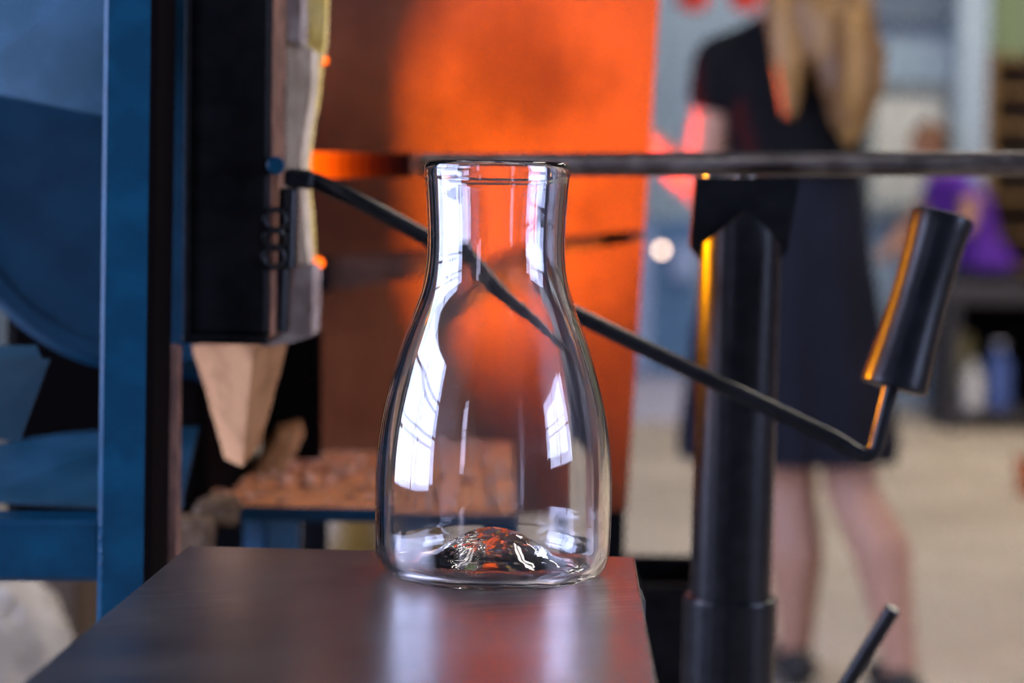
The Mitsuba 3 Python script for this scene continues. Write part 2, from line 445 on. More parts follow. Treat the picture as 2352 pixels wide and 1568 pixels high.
# the rough foot: ripples on the dome inside and on the punty mark beneath
pont = np.clip(1 - R_ / (105 * S), 0, 1) ** 0.5 * (Z_ < 115 * S)
lump = np.stack([np.cos(A_) * R_ * 150, np.sin(A_) * R_ * 150, 3.0 * inside], 1)
dZ = pont * np.where(inside, 0.0007, 0.0026) * (meshkit.fbm(lump, 3, 33) - 0.5)
moat = np.exp(-((R_ / S - 205) / 45) ** 2) * inside * (Z_ < 60 * S)
dZ = dZ + 0.0009 * moat * (meshkit.fbm(np.stack([np.cos(A_) * 5, np.sin(A_) * 5, R_ * 120], 1), 3, 12) - 0.5)
fade = np.clip(R_ / (30 * S), 0, 1)
R2 = np.where(R_ > 0, R_ + dR * fade, 0)
v = np.stack([np.cos(A_) * R2, np.sin(A_) * R2, Z_ + dZ * fade], 1)
v[:, 0] += v[:, 2] * lean
v += np.array([BASE[0], BASE[1], ZT + 0.00015])
i, j = np.meshgrid(np.arange(len(pr) - 1), np.arange(NA), indexing='ij')
q = np.stack([i * NA + j, i * NA + (j + 1) % NA, (i + 1) * NA + (j + 1) % NA, (i + 1) * NA + j], -1).reshape(-1, 4)
car = trimesh.Trimesh(v, np.vstack([q[:, [0, 1, 2]], q[:, [0, 2, 3]]]), process=False)
car.merge_vertices(); car.update_faces(car.nondegenerate_faces())
if car.volume < 0: car.invert()
add('glass_carafe', car, 'mat_glass', smooth=True)
tag('glass_carafe', 'clear thick-walled blown glass carafe with a domed foot on the steel table', 'carafe')

# ================================================================== the blue frame left of the door
D0 = 1.40
pt, pb = pix(323, -260, D0 + 0.035), pix(300, 1500, D0 + 0.035)
pb0 = pt + (pb - pt) * (pt[2] / (pt[2] - pb[2]))
add('equipment_rack__post', bar(pb0, pt, 0.0358, 0.07, 0.0035), 'mat_blue')
sx = 0.0358 / 2
add('equipment_rack__side_shade', bar(pb0 + [sx - 0.0008, 0, 0], pt + [sx - 0.0008, 0, 0], 0.0056, 0.0706, 0.0005), 'mat_matt_black')  # dark cover added over the post's right side to paint it shaded
a, b = pix(-700, 1249, D0 + 0.03), pix(249, 1253, D0 + 0.03)
add('equipment_rack__crossbar', bar(a, b, 0.043, 0.05, 0.0035), 'mat_blue')
for k in range(9):
    z_ = 1190 + k * 15
    add('equipment_rack__crossbar__weld_bead', rough_block(trimesh.creation.icosphere(subdivisions=2, radius=0.0042).apply_transform(trimesh.transformations.translation_matrix(pix(243 - 4 * (k % 2), z_, D0 + 0.004))), 0.001, 300, 0.01, k), 'mat_blue', smooth=True)
a2 = np.array([a[0], a[1], 0]); add('equipment_rack__post', bar(a2, a + [0, 0, 0.8], 0.0358, 0.07, 0.0035), 'mat_blue')
tag('equipment_rack', 'dark blue square tube steel rack with a welded crossbar at the far left', 'rack')

# ================================================================== the furnace
FX, FZ, FR = -0.305, 1.033, 0.172
Y0, Y1 = 1.70, 2.13
CY = 1.87
ZSILL = 0.95
drum = to_manifold(rod((FX, Y0, FZ), (FX, Y1, FZ), FR, 96, 0.012))
port = to_manifold(span(-0.225, 0.2, 1.5, 2.3, 0.6, 1.5))
cav = to_manifold(span(-0.425, -0.1, 1.74, 2.06, ZSILL - 0.004, 1.145, 0.02))
add('furnace__shell', to_trimesh(drum - port - cav), 'mat_blue_dull', smooth=30)
# raised ring and domed cap on the end towards the viewer
add('furnace__end_ring', to_trimesh(to_manifold(revolve([(0, -0.02), (0.146, -0.02), (0.15, 0.002), (0.163, 0.002), (0.166, -0.006), (0.166, -0.03), (0, -0.03)], 96, (FX, Y0, FZ), (FX, Y0 - 1, FZ))) - port), 'mat_blue_dull', smooth=30)
add('furnace__end_cap', to_trimesh(to_manifold(revolve([(0, -0.03), (0.138, -0.03), (0.138, 0.0), (0.10, -0.016), (0.05, -0.026), (0, -0.028)], 96, (FX, Y0, FZ), (FX, Y0 - 1, FZ))) - port), 'mat_blue_dull', smooth=30)
# the hot chamber seen by the shield: it gives off light
bowl = revolve([(0.085, 0.025), (0.083, 0.01), (0.07, 0.004), (0.04, 0.001), (0, 0)], 48, (-0.42, CY, FZ + 0.005), (0, CY, FZ + 0.005))
nn = bowl.face_normals[len(bowl.faces) // 2]
if bowl.face_normals[:, 0].mean() < 0: bowl.invert()
scene['furnace__hot_chamber'] = emitter(bowl, FIRE)
labels['furnace__hot_chamber'] = {'label': 'glowing orange hot chamber'}
add('furnace__port_sill', rough_block(span(-0.2235, -0.192, 1.72, 2.0, ZSILL - 0.06, ZSILL, 0.004), 0.001, 80, 0.012, 4), 'mat_brick', smooth=30)
# upper shroud: bent sheet over the drum, its lower edge running down to the right
sh = [pix(-80, -140, 1.68), pix(300, -140, 1.615), pix(300, 275, 1.57), pix(190, 256, 1.583), pix(-80, 200, 1.62)]
add('furnace__shroud', slab(sh, 0.004, (0, 1, -0.3)), 'mat_blue_sheet')
# stands under the drum, and its dark belly
add('furnace__belly', span(FX - 0.13, -0.262, Y0 + 0.05, Y1 - 0.02, 0.70, 0.93, 0.01), 'mat_matt_black')
add('furnace__leg', span(FX - 0.04, FX + 0.01, Y0 + 0.06, Y0 + 0.11, 0, 0.71), 'mat_black')
add('furnace__leg', span(-0.30, -0.25, Y1 - 0.1, Y1 - 0.05, 0, 0.71), 'mat_black')
# side flap and sloping tray below the drum
fl_ = [pix(-60, 826, 1.5), pix(114, 826, 1.5), pix(46, 1012, 1.45), pix(-60, 1004, 1.45)]
add('furnace__flap', slab(fl_, 0.003, (0, 1, 0.2)), 'mat_blue_sheet')
add('furnace__flap__lip', slab([pix(-60, 798, 1.53), pix(82, 798, 1.53), pix(94, 828, 1.502), pix(-60, 828, 1.502)], 0.003, (0, 1, 0.6)), 'mat_blue_sheet')
tr = [pix(-60, 1025, 1.73), pix(463, 948, 1.78), pix(414, 1168, 1.60), pix(-60, 1146, 1.60)]
add('furnace__tray', slab(tr, 0.003, (0, 0.3, -1)), 'mat_blue_sheet')
add('furnace__tray__bolt', rod(pix(408, 1156, 1.592), pix(408, 1156, 1.605), 0.0055, 6), 'mat_blue_sheet')
add('furnace__side_bracket', slab([pix(400, 770, 1.72), pix(452, 770, 1.72), pix(470, 965, 1.78), pix(400, 965, 1.78)], 0.006, (0, 1, 0)), 'mat_blue_dull')
add('furnace__back_plate', slab([pix(600, 760, 2.02), pix(738, 760, 2.02), pix(738, 1055, 2.02), pix(600, 1055, 2.02)], 0.006, (0, 1, 0)), 'mat_matt_black')
tag('furnace', 'dark blue furnace drum with sheet metal flaps behind the blue square tubes', 'furnace')

# rusty flat bar between the frame and the furnace
add('flat_bar', bar(pix(394, 1700, 1.50), pix(400, 792, 1.50), 0.0085, 0.02, 0.001), 'mat_rust')
s0 = pix(394, 1700, 1.50)
tag('flat_bar', 'narrow rust brown upright bar right of the blue post', 'bar')

# ------------------------------------------------------------------ the furnace door
dx0, dx1 = pix(437, 0, 1.5)[0], pix(621, 0, 1.5)[0]
zb = pix(520, 788, 1.5)[2]
add('furnace_door__panel', span(dx0, dx1, 1.50, 1.585, zb + 0.006, 1.5, 0.003), 'mat_black')
add('furnace_door__panel__bottom_lip', span(dx0 - 0.004, dx1 + 0.001, 1.494, 1.588, zb, zb + 0.0065, 0.0015), 'mat_black')
add('furnace_door__panel__side_rail', span(dx0 - 0.003, dx0 + 0.001, 1.496, 1.53, zb + 0.002, 1.5, 0.0005), 'mat_black')
add('furnace_door__panel__edge_strip', span(dx1 + 0.0002, dx1 + 0.0022, 1.503, 1.59, zb + 0.004, 1.5, 0.0008), 'mat_rust')


def liner(points_px, d0, d1, x_left, seed, amp=0.0018):
    """A fibre slab whose right side follows the outline points (px, py), seen at depth d1."""
    from shapely.geometry import Polygon
    pts = [pix(x, y, d1) for x, y in points_px]
    poly = Polygon([(p[0], p[2]) for p in pts] + [(x_left, pts[-1][2]), (x_left, pts[0][2])])
    m = trimesh.creation.extrude_polygon(poly.buffer(0), d1 - d0, engine='earcut')
    M = np.array([[1, 0, 0, 0], [0, 0, -1, d1], [0, 1, 0, 0], [0, 0, 0, 1]], float)
    m.apply_transform(M)
    if m.volume < 0: m.invert()
    return rough_block(m, amp, 160, 0.006, seed)


xl = dx1 - 0.012
add('furnace_door__upper_lining', liner([(706, -150), (707, 60), (705, 118), (672, 100)], 1.588, 1.64, xl, 13), 'mat_fibre_grey', smooth=40)
add('furnace_door__lining', liner([(700, 102), (733, 128), (730, 215), (716, 300), (708, 372), (710, 440), (715, 520), (720, 575), (722, 602)], 1.592, 1.645, xl, 3), 'mat_fibre', smooth=40)
add('furnace_door__lining__yellow_edge', liner([(757, -150), (754, 60), (752, 110), (742, 150), (738, 215), (722, 300), (714, 372), (716, 440), (722, 520), (727, 575), (727, 602)], 1.646, 1.672, xl, 4), 'mat_fibre_yellow', smooth=40)  # edge in a yellower colour than the rest of the lining
labels['furnace_door__lining__yellow_edge'] = {'label': 'yellow fibre edge'}
add('furnace_door__lower_block', liner([(738, 604), (737, 700), (733, 762), (690, 775), (640, 782)], 1.586, 1.66, xl - 0.004, 5), 'mat_fibre_grey', smooth=40)
for (x, y, r) in ((742, 138, 0.0042), (733, 603, 0.0046)):
    e = rough_block(trimesh.creation.icosphere(subdivisions=2, radius=r), 0.0008, 400, 0.01, 2); e.apply_translation(pix(x, y, 1.672 if y < 300 else 1.652))
    k = 'furnace_door__lining__ember' if 'furnace_door__lining__ember' not in scene else 'furnace_door__lining__ember_001'
    scene[k] = emitter(e, [3.0, 0.35, 0.02], smooth=True); labels[k] = {'label': 'small glowing orange ember spot'}
# hinge: two barrels, a bolt, chain links
hz = 1.515
add('furnace_door__hinge_barrel', rod(pix(660, 618, hz), pix(664, 432, hz), 0.0073, 32), 'mat_black_gloss', smooth=30)
add('furnace_door__hinge_barrel', rod(pix(641, 762, hz + 0.03), pix(646, 612, hz + 0.03), 0.0078, 32), 'mat_black_gloss', smooth=30)
add('furnace_door__hinge_pin', rod(pix(633, 380, 1.47), pix(633, 380, 1.55), 0.0066, 32), 'mat_blue', smooth=30)
for k, y in enumerate((505, 550, 590)):
    t = trimesh.creation.torus(0.0075, 0.0022, 24, 10)
    t.apply_transform(trimesh.transformations.rotation_matrix(math.pi / 2 + 0.5 * (k % 2), (1, 0.3, 0)))
    t.apply_translation(pix(632 - 2 * k, y, 1.50))
    add('furnace_door__chain_link', t, 'mat_black_gloss', smooth=True)
tag('furnace_door', 'black steel furnace door with cream fibre lining and hinge', 'door')

# ------------------------------------------------------------------ the long door lever with its grip
LD = 1.515
pts = [pix(700, 408, LD + 0.01), pix(764, 433, LD), pix(986, 549, LD), pix(1450, 784, LD), pix(1700, 905, LD), pix(1915, 1008, LD)]
path = smooth_path(pts)
tail = fillet([path[-1], pix(2004, 1064, LD), pix(2046, 888, LD)], [0.02], 14)
add('door_lever__rod', tube(np.vstack([path[:-1], tail]), 0.0062, 28), 'mat_black_gloss', smooth=True)
add('door_lever__socket', bar(pix(655, 408, LD), pix(722, 414, LD), 0.014, 0.02, 0.003), 'mat_black_gloss')
ga, gb = pix(2052, 893, LD), pix(2166, 492, LD + 0.012)
gl = np.linalg.norm(gb - ga)
g = [(0, 0), (0.0225, 0), (0.0247, 0.0018), (0.0249, 0.005), (0.0236, 0.02), (0.0222, 0.04), (0.0212, 0.065), (0.0211, 0.085), (0.0217, 0.105), (0.0227, 0.122), (0.0234, gl - 0.003), (0.0222, gl - 0.0005), (0.0205, gl), (0.0198, gl - 0.004), (0, gl - 0.004)]
add('door_lever__grip', revolve(g, 64, ga, gb), 'mat_black_gloss', smooth=35)
tag('door_lever', 'bent black steel lever running from the furnace door to a tapered grip', 'lever')

# ================================================================== shelf under the port
ZS = pix(700, 1163, 1.75)[2]
xs0, xs1 = pix(496, 1165, 1.75)[0], pix(1190, 1165, 1.75)[0]
add('furnace_shelf__top', span(xs0, xs1, 1.75, 2.17, ZS - 0.0045, ZS, 0.001), 'mat_shelf_rust_firelit')
add('furnace_shelf__edge', span(xs0, xs1, 1.744, 1.7495, ZS - 0.012, ZS - 0.0005, 0.001), 'mat_blue_dull')
cxl = pix(618, 1220, 1.95)[0]
M = trimesh.transformations.rotation_matrix(math.radians(38), (0, 0, 1), (cxl, 1.97, 0))
leg = box((cxl, 1.97, (ZS - 0.005) / 2), (0.042, 0.042, ZS - 0.005), 0.003); leg.apply_transform(M)
add('furnace_shelf__leg', leg, 'mat_blue')
lx = pix(1150, 1220, 1.95)[0]
add('furnace_shelf__leg', span(lx - 0.02, lx + 0.02, 1.95, 1.99, 0, ZS - 0.0047), 'mat_blue')
tag('furnace_shelf', 'narrow rusty steel shelf, top tinted with painted firelight, dark front edge below the furnace port', 'shelf')
crumbs = []
for k in range(220):
    x = xs0 + (xs1 - xs0) * rng.random() ** 1.5
    y = 1.76 + 0.38 * rng.random()
    r = 0.0014 + 0.005 * rng.random() ** 3
    e = trimesh.creation.icosphere(subdivisions=1, radius=r)
    e.vertices *= rng.uniform(0.6, 1.3, (len(e.vertices), 1)) * np.array([1.3, 1.1, 0.75])
    e.apply_translation((x, y, ZS + r * 0.9)); crumbs.append(e)
add('brick_crumbs', cat(*crumbs), 'mat_rubble_firelit'); tag('brick_crumbs', 'refractory crumbs with painted orange firelight scattered over the shelf', 'rubble', kind='stuff')
# dusty leg and broken chunk at the shelf's left end
dl = pix(455, 1180, 1.72)
add('dusty_column', rough_block(span(dl[0] - 0.017, dl[0] + 0.013, 1.70, 1.735, 0, ZS - 0.004, 0.003), 0.003, 60, 0.012, 8), 'mat_dust', smooth=40)
tag('dusty_column', 'dust caked brown upright beside the left end of the shelf', 'column')
ch = rough_block(box(pix(500, 1172, 1.735), (0.036, 0.03, 0.022), 0.005), 0.005, 110, 0.005, 12)
add('brick_chunk', ch, 'mat_dust', smooth=40); tag('brick_chunk', 'crumbling grey brown refractory chunk on the left corner of the shelf', 'chunk')
# tapered refractory block hanging below the door
tp = [pix(440, 792, 1.66), pix(583, 793, 1.575), pix(661, 786, 1.64), pix(560, 786, 1.70)]
bt = [pix(516, 1052, 1.67), pix(556, 1072, 1.645), pix(600, 1020, 1.67), pix(560, 1010, 1.72)]
add('furnace__refractory_block', rough_block(hull(tp + bt), 0.0012, 90, 0.008, 6), 'mat_brick', smooth=25)
labels['furnace__refractory_block'] = {'label': 'tapered tan firebrick block pointing down under the door'}
tl = hull([pix(588, 1088, 1.955), pix(640, 1000, 1.98), pix(690, 975, 1.99), pix(697, 1005, 1.985), pix(650, 1088, 1.955),
           pix(588, 1050, 2.0), pix(640, 975, 2.008), pix(690, 962, 2.012), pix(697, 992, 2.012), pix(650, 1076, 2.0)])
add('brick_slab', rough_block(tl, 0.002, 70, 0.008, 9), 'mat_brick', smooth=25); tag('brick_slab', 'broken tan brick slab leaning at the back of the rusty shelf', 'brick')

# ================================================================== the heat shield
SD = 2.20


def sheet(px, d, th=0.003):
    return slab([pix(x, y, d) for x, y in px], th, (0, 1, 0))


def right_edge(y): return 1514 - (y / 1170.0) * 74


add('heat_shield__upper_panel', sheet([(640, -140), (right_edge(-140), -140), (right_edge(528), 528), (640, 600)], SD), 'mat_shield')
add('heat_shield__shaded_seam', sheet([(640, 596), (right_edge(520), 520), (right_edge(560), 560), (640, 692)], SD + 0.03), 'mat_rust')  # recessed band; the darker rust colour stands in for its shade
add('heat_shield__lower_panel', sheet([(640, 688), (right_edge(552), 552), (right_edge(1172), 1172), (640, 1172)], SD), 'mat_shield')
a, b = pix(1380, 1160, SD + 0.012), pix(1380, -140, SD + 0.012)
b2 = pix(760, -140, SD + 0.012)
for p in (pix(1405, 1150, SD + 0.024), pix(720, 1150, SD + 0.024)):
    add('heat_shield__leg', bar((p[0], p[1] + 0.012, 0), (p[0], p[1] + 0.012, 1.30), 0.03, 0.02), 'mat_black')
tag('heat_shield', 'tall rust brown steel sheet glowing orange in the firelight behind the carafe', 'heat shield')

# yellow gas bottle below the shelf
yc = pix(815, 1225, 2.55)
add('yellow_bottle__body', revolve([(0, 0), (0.07, 0), (0.076, 0.01), (0.076, 0.58), (0.06, 0.63), (0.025, 0.65), (0.018, 0.66), (0, 0.66)], 40, (yc[0], 2.58, 0), (yc[0], 2.58, 1)), 'mat_yellow', smooth=35)
add('yellow_bottle__label_band', revolve([(0.0763, 0.5), (0.0772, 0.502), (0.0772, 0.56), (0.0763, 0.562)], 40, (yc[0], 2.58, 0), (yc[0], 2.58, 1)), 'mat_olive', smooth=35)
tag('yellow_bottle', 'yellow gas bottle standing on the floor beneath the furnace shelf', 'gas bottle')

# ================================================================== blowpipe on its stand
PD = 1.62
pa, pbb = pix(2700, 375.5, PD - 0.01), pix(650, 379, 1.78)
pm = pbb + (pa - pbb) * ((1000 - 650) / 2050.0)
HL = float(np.linalg.norm(pbb - pm))
add('blowpipe__tube', rod(pa, pm, 0.0098, 48, 0.0008), 'mat_pipe', smooth=30)
axis = (pbb - pm) / np.linalg.norm(pbb - pm)
NSEG = 14
for k in range(NSEG):  # the glass-coated end, hotter towards the furnace
    h0, h1 = HL * k / NSEG, HL * (k + 1) / NSEG
    rr = [0.0098 + 0.0018 * smoothstep_np for smoothstep_np in (min(1, (h0 / 0.08)) ** 1.5, min(1, (h1 / 0.08)) ** 1.5)]
    heat = float(np.interp((k + 0.5) / NSEG, [0.05, 0.2, 0.35, 0.5, 0.62, 0.72, 0.8, 0.9, 1.0], [0, 0.02, 0.08, 0.3, 0.85, 1.35, 1.7, 1.45, 1.2]))
    heat *= 0.85 + 0.3 * float(meshkit.noise(np.array([k * 0.35, 0.5, 0.5]), 3)) if heat else 1
    seg = revolve([(0, h0), (rr[0], h0), (rr[1], h1), (0, h1)], 40, pm, pbb)
    key = f'blowpipe__hot_end__{k:03d}'
    scene[key] = emitter(seg, [1.15 * heat, 0.105 * heat ** 1.2, 0.001 * heat], 'mat_matt_black', smooth=30) if heat else mikit.ply(seg, 'mat_rust', smooth=30)
labels['blowpipe__hot_end'] = {'label': 'glowing orange hot end'}
tag('blowpipe', 'long steel blowpipe lying level across the stand into the glowing furnace', 'pipe')

QD = 1.62
qt, qb = pix(1703, 480, QD), pix(1672, 1568, QD)
ux = (qt - qb) / np.linalg.norm(qt - qb)
q0 = qb - ux * (qb[2] / ux[2])
PR = 0.0322
L = np.linalg.norm(qt - q0)
post = to_manifold(revolve([(0, 0), (PR, 0), (PR, L), (0, L)], 72, q0, qt)) - to_manifold(revolve([(0, 0.1), (PR - 0.004, 0.1), (PR - 0.004, L + 0.1), (0, L + 0.1)], 72, q0, qt))
for s in (-1, 1):  # the top is cut to a point, saddle-wise, to carry the plate
    cut = to_manifold(box((0, 0, 0), (0.2, 0.3, 0.2), 0.0001))
    Mx = trimesh.transformations.rotation_matrix(s * math.radians(42), (0, 1, 0))
    off = Mx[:3, :3] @ np.array([0, 0, 0.1])
    Mx[:3, 3] = qt + off
    post = post - cut.transform(Mx[:3, :4])
add('pipe_stand__post', to_trimesh(post), 'mat_black_gloss', smooth=30)
tpl = [pix(1597, 407, QD), pix(1835, 411, QD), pix(1806, 577, QD), pix(1757, 640, QD), pix(1640, 640, QD), pix(1583, 566, QD)]
add('pipe_stand__yoke_plate', slab([p + np.array([0, -0.006, 0]) for p in tpl], 0.012, (0, 1, 0)), 'mat_black_gloss')
sl_t = pix(1667, 1368, QD)
t_ = (sl_t[2] - q0[2]) / ux[2]
sl_t = q0 + ux * t_
SR = 0.0372
add('pipe_stand__sleeve', revolve([(0.0324, 0.3), (SR, 0.3), (SR, t_ - 0.003), (SR - 0.001, t_ - 0.0005), (SR - 0.002, t_), (0.0326, t_)], 72, q0, qt), 'mat_black_gloss', smooth=30)
add('pipe_stand__base', rod(q0 + [0, 0, 0.0], q0 + [0, 0, 0.02], 0.22, 64, 0.004), 'mat_black', smooth=30)
add('pipe_stand__base_tube', rod(q0 + [0, 0, 0.018], q0 + ux * 0.302, 0.05, 48, 0.003), 'mat_black', smooth=30)
for x in (1668, 1737):
    c0 = pix(x, 378, PD)
    on = pbb + (pa - pbb) * ((c0[0] - pbb[0]) / (pa[0] - pbb[0]))
    o_ = on + np.array([0, 0.0172, -0.0098])
    bb = trimesh.creation.icosphere(subdivisions=3, radius=0.0098); bb.apply_translation(o_)
    add('pipe_stand__yoke_plate__bearing_ball', bb, 'mat_ball', smooth=True)
    add('pipe_stand__yoke_plate__ball_cup', revolve([(0, -0.03), (0.008, -0.03), (0.0085, -0.0058), (0.0078, -0.0058), (0.0, -0.0098)], 24, o_, o_ + [0, 0, 1]), 'mat_black_gloss', smooth=30)
labels['pipe_stand__yoke_plate__bearing_ball'] = {'label': 'shiny steel bearing ball'}; labels['pipe_stand__yoke_plate__bearing_ball_001'] = {'label': 'shiny steel bearing ball'}
cl0, cl1 = pix(2052, 1396, 1.50), pix(1690, 1985, 1.59)
add('pipe_stand__clamp_lever', rod(cl1, cl0, 0.0058, 28, 0.001), 'mat_black_gloss', smooth=30)
tag('pipe_stand', 'black round steel pipe stand with a yoke plate carrying the blowpipe', 'stand')

# a second furnace, added out of view to throw red light on the arm
gx_, gy_, gz_ = -0.42, 4.67, 1.1
mouth = to_manifold(rod((gx_ - 0.5, gy_, gz_), (gx_ + 0.3, gy_, gz_), 0.3, 64, 0.01)) - to_manifold(rod((gx_ - 0.13, gy_, gz_), (gx_ + 0.5, gy_, gz_), 0.12, 48))
add('added_furnace__shell', to_trimesh(mouth), 'mat_black', smooth=30)
bw2 = revolve([(0.119, 0.05), (0.11, 0.01), (0, 0.003)], 40, (gx_ - 0.13, gy_, gz_), (gx_ + 1, gy_, gz_))
if bw2.face_normals[:, 0].mean() < 0: bw2.invert()
scene['added_furnace__hot_chamber'] = emitter(bw2, FIRE_ADDED)
for x_ in (gx_ - 0.35, gx_ + 0.15):
    add('added_furnace__leg', span(x_ - 0.04, x_ + 0.04, gy_ - 0.15, gy_ + 0.15, 0, gz_ - 0.24), 'mat_black')
tag('added_furnace', 'added black furnace drum hidden behind the heat shield to light the arm red', 'furnace')

# black bin behind the table
b0, b1 = pix(1462, 1340, 2.1), pix(1660, 1350, 2.1)
zbn = float(b0[2])
bx = (b0[0] + b1[0]) / 2; bw = b1[0] - b0[0]
outer = [(-bw / 2 * 0.9, 0), (bw / 2 * 0.9, 0), (bw / 2, zbn), (-bw / 2, zbn)]
binm = hull([(bx + sx * bw / 2 * t, 2.19 + sy * 0.09 * t, z) for sx in (-1, 1) for sy in (-1, 1) for t, z in ((0.85, 0), (1, zbn - 0.02))])
binv = hull([(bx + sx * (bw / 2 * t - 0.004), 2.19 + sy * (0.09 * t - 0.004), z) for sx in (-1, 1) for sy in (-1, 1) for t, z in ((0.85, 0.01), (1.01, zbn + 0.02))])
add('black_bin__body', to_trimesh(to_manifold(binm) - to_manifold(binv)), 'mat_black')
add('black_bin__rim', cat(span(bx - bw / 2 - 0.006, bx + bw / 2 + 0.006, 2.094, 2.102, zbn - 0.022, zbn), span(bx - bw / 2 - 0.006, bx + bw / 2 + 0.006, 2.278, 2.286, zbn - 0.022, zbn),
                          span(bx - bw / 2 - 0.006, bx - bw / 2 + 0.002, 2.1, 2.28, zbn - 0.022, zbn), span(bx + bw / 2 - 0.002, bx + bw / 2 + 0.006, 2.1, 2.28, zbn - 0.022, zbn)), 'mat_black')
tag('black_bin', 'tall black bin standing on the floor between table and pipe stand', 'bin')

# pale cloth sack, bottom left
cp = pix(10, 1470, 2.3)
sk = trimesh.creation.icosphere(subdivisions=5, radius=1.0)
vv = np.array(sk.vertices); vv[:, 2] = np.where(vv[:, 2] < -0.8, -0.8, vv[:, 2])
sk.vertices = vv * [0.108, 0.14, 0.33]
qn = np.array(sk.vertices)
sk.vertices = qn * (1 + 0.3 * (meshkit.fbm(qn * 16, 4, 3)[:, None] - 0.5)) + [cp[0] - 0.012, 2.32, 0.33 * 0.8]
mnz = sk.vertices[:, 2].min(); sk.vertices[:, 2] -= mnz
add('cloth_sack', sk, 'mat_cloth', smooth=True); tag('cloth_sack', 'crumpled pale cloth sack on the floor under the blue crossbar', 'sack')
k = pix(130, 1400, 2.9)
add('dark_crate__box', cat(span(k[0] - 0.04, k[0] + 0.03, 2.9, 3.3, 0, 0.56, 0.005)), 'mat_wood_dark')
tag('dark_crate', 'dark brown wooden crate on the floor behind the cloth sack', 'crate')

# ================================================================== the woman behind the stand
WD = 4.37


def w(px, py, dy=0.0):
    p = pix(px, py, WD)
    return np.array([p[0], WD + dy, p[2]])


def fz(p, z): return np.array([p[0], p[1], z])


hipL, hipR = w(1745, 640), w(1915, 640)
kneeL, kneeR = w(1818, 1120, 0.02), w(1945, 1110, -0.05)
ankL, ankR = fz(w(1832, 1530, 0.03), 0.075), fz(w(2036, 1500, -0.16), 0.085)
calfL, calfR = w(1826, 1270, -0.005), w(2002, 1245, -0.115)
chest, waist, pelvis = w(1812, 190), w(1840, 420), w(1825, 600)
shL, shR = w(1662, 150, 0.0), w(1975, 130, 0.05)
neck, head = w(1845, 10, 0.0), w(1850, -150, 0.03)
elbL, wrL, hdL = w(1612, 425, 0.03), w(1505, 318, 0.2), w(1462, 275, 0.25)
elbR, wrR = w(1960, 330, 0.22), w(1800, 300, 0.36)
body = limb((pelvis, (0.15, 0.105, 0.11)), (waist, (0.118, 0.085, 0.1)), (chest, (0.15, 0.1, 0.12)), (w(1835, 90), (0.13, 0.075, 0.06)), (neck, 0.052), (w(1848, -80, 0.01), 0.052))
body += limb((shL, 0.055), (w(1835, 90), 0.06), (shR, 0.055))
body += limb((head + [0, 0, 0.03], (0.078, 0.095, 0.095)), (head + [0, 0.03, -0.06], (0.055, 0.06, 0.055)))
body += limb((head + [0, 0.115, -0.005], 0.008), (head + [0, 0.125, -0.025], 0.011)) + limb((head + [-0.08, 0, 0], (0.01, 0.018, 0.028)), (head + [-0.08, 0, -0.02], (0.008, 0.012, 0.014)))
for s, h, kn, cf, an in ((-1, hipL, kneeL, calfL, ankL), (1, hipR, kneeR, calfR, ankR)):
    body += limb((h, 0.085), (kn, 0.056), (kn + (cf - kn) * 0.25, 0.053), (cf, 0.0605), (cf + (an - cf) * 0.55, 0.044), (an, 0.034))
    body += limb((an, 0.034), (fz(an + [0, -0.03, 0], 0.035), 0.03), (fz(an + [-0.01, 0.09, 0], 0.03), 0.03), (fz(an + [-0.015, 0.16, 0], 0.022), 0.02))
body += limb((shL, 0.052), (elbL, 0.043)) + limb((elbL, 0.042), (w(1570, 385, 0.1), 0.04), (wrL, 0.027), (hdL, (0.024, 0.03, 0.036)))
body += limb((shR, 0.052), (elbR, 0.042)) + limb((elbR, 0.042), (wrR, 0.027), (wrR + [-0.05, 0.03, 0.02], (0.036, 0.026, 0.03)))
for f in range(4):  # fingers and thumbs
    c0 = hdL + np.array([-0.012, 0.012, 0.024 - 0.016 * f])
    body += limb((c0, 0.009), (c0 + [-0.035, 0.03, 0.008], 0.0085), (c0 + [-0.05, 0.045, -0.014], 0.0075))
    c1 = wrR + np.array([-0.075, 0.04, 0.045 - 0.016 * f])
    body += limb((c1, 0.009), (c1 + [-0.04, 0.02, 0.004], 0.0085), (c1 + [-0.055, 0.035, -0.016], 0.0075))
body += limb((hdL + [0, -0.012, 0.025], 0.011), (hdL + [-0.03, -0.01, 0.05], 0.009))
body += limb((wrR + [-0.05, 0.03, 0.04], 0.011), (wrR + [-0.075, 0.02, 0.065], 0.009))
add('person__body', flesh(body, 0.014, 8), 'mat_skin', smooth=True)
tee = limb((w(1842, 455), (0.136, 0.1, 0.05)), (waist, (0.134, 0.099, 0.1)), (chest, (0.163, 0.112, 0.125)), (w(1835, 95), (0.14, 0.088, 0.066)), (w(1843, 35), (0.066, 0.064, 0.03)))
tee += limb((shL + (elbL - shL) * 0.22, 0.064), (shL, 0.066), (w(1835, 95), 0.072), (shR, 0.066), (shR + (elbR - shR) * 0.35, 0.064))
add('person__shirt', flesh(tee, 0.014, 6), 'mat_tee', smooth=True); labels['person__shirt'] = {'label': 'black short sleeved shirt'}
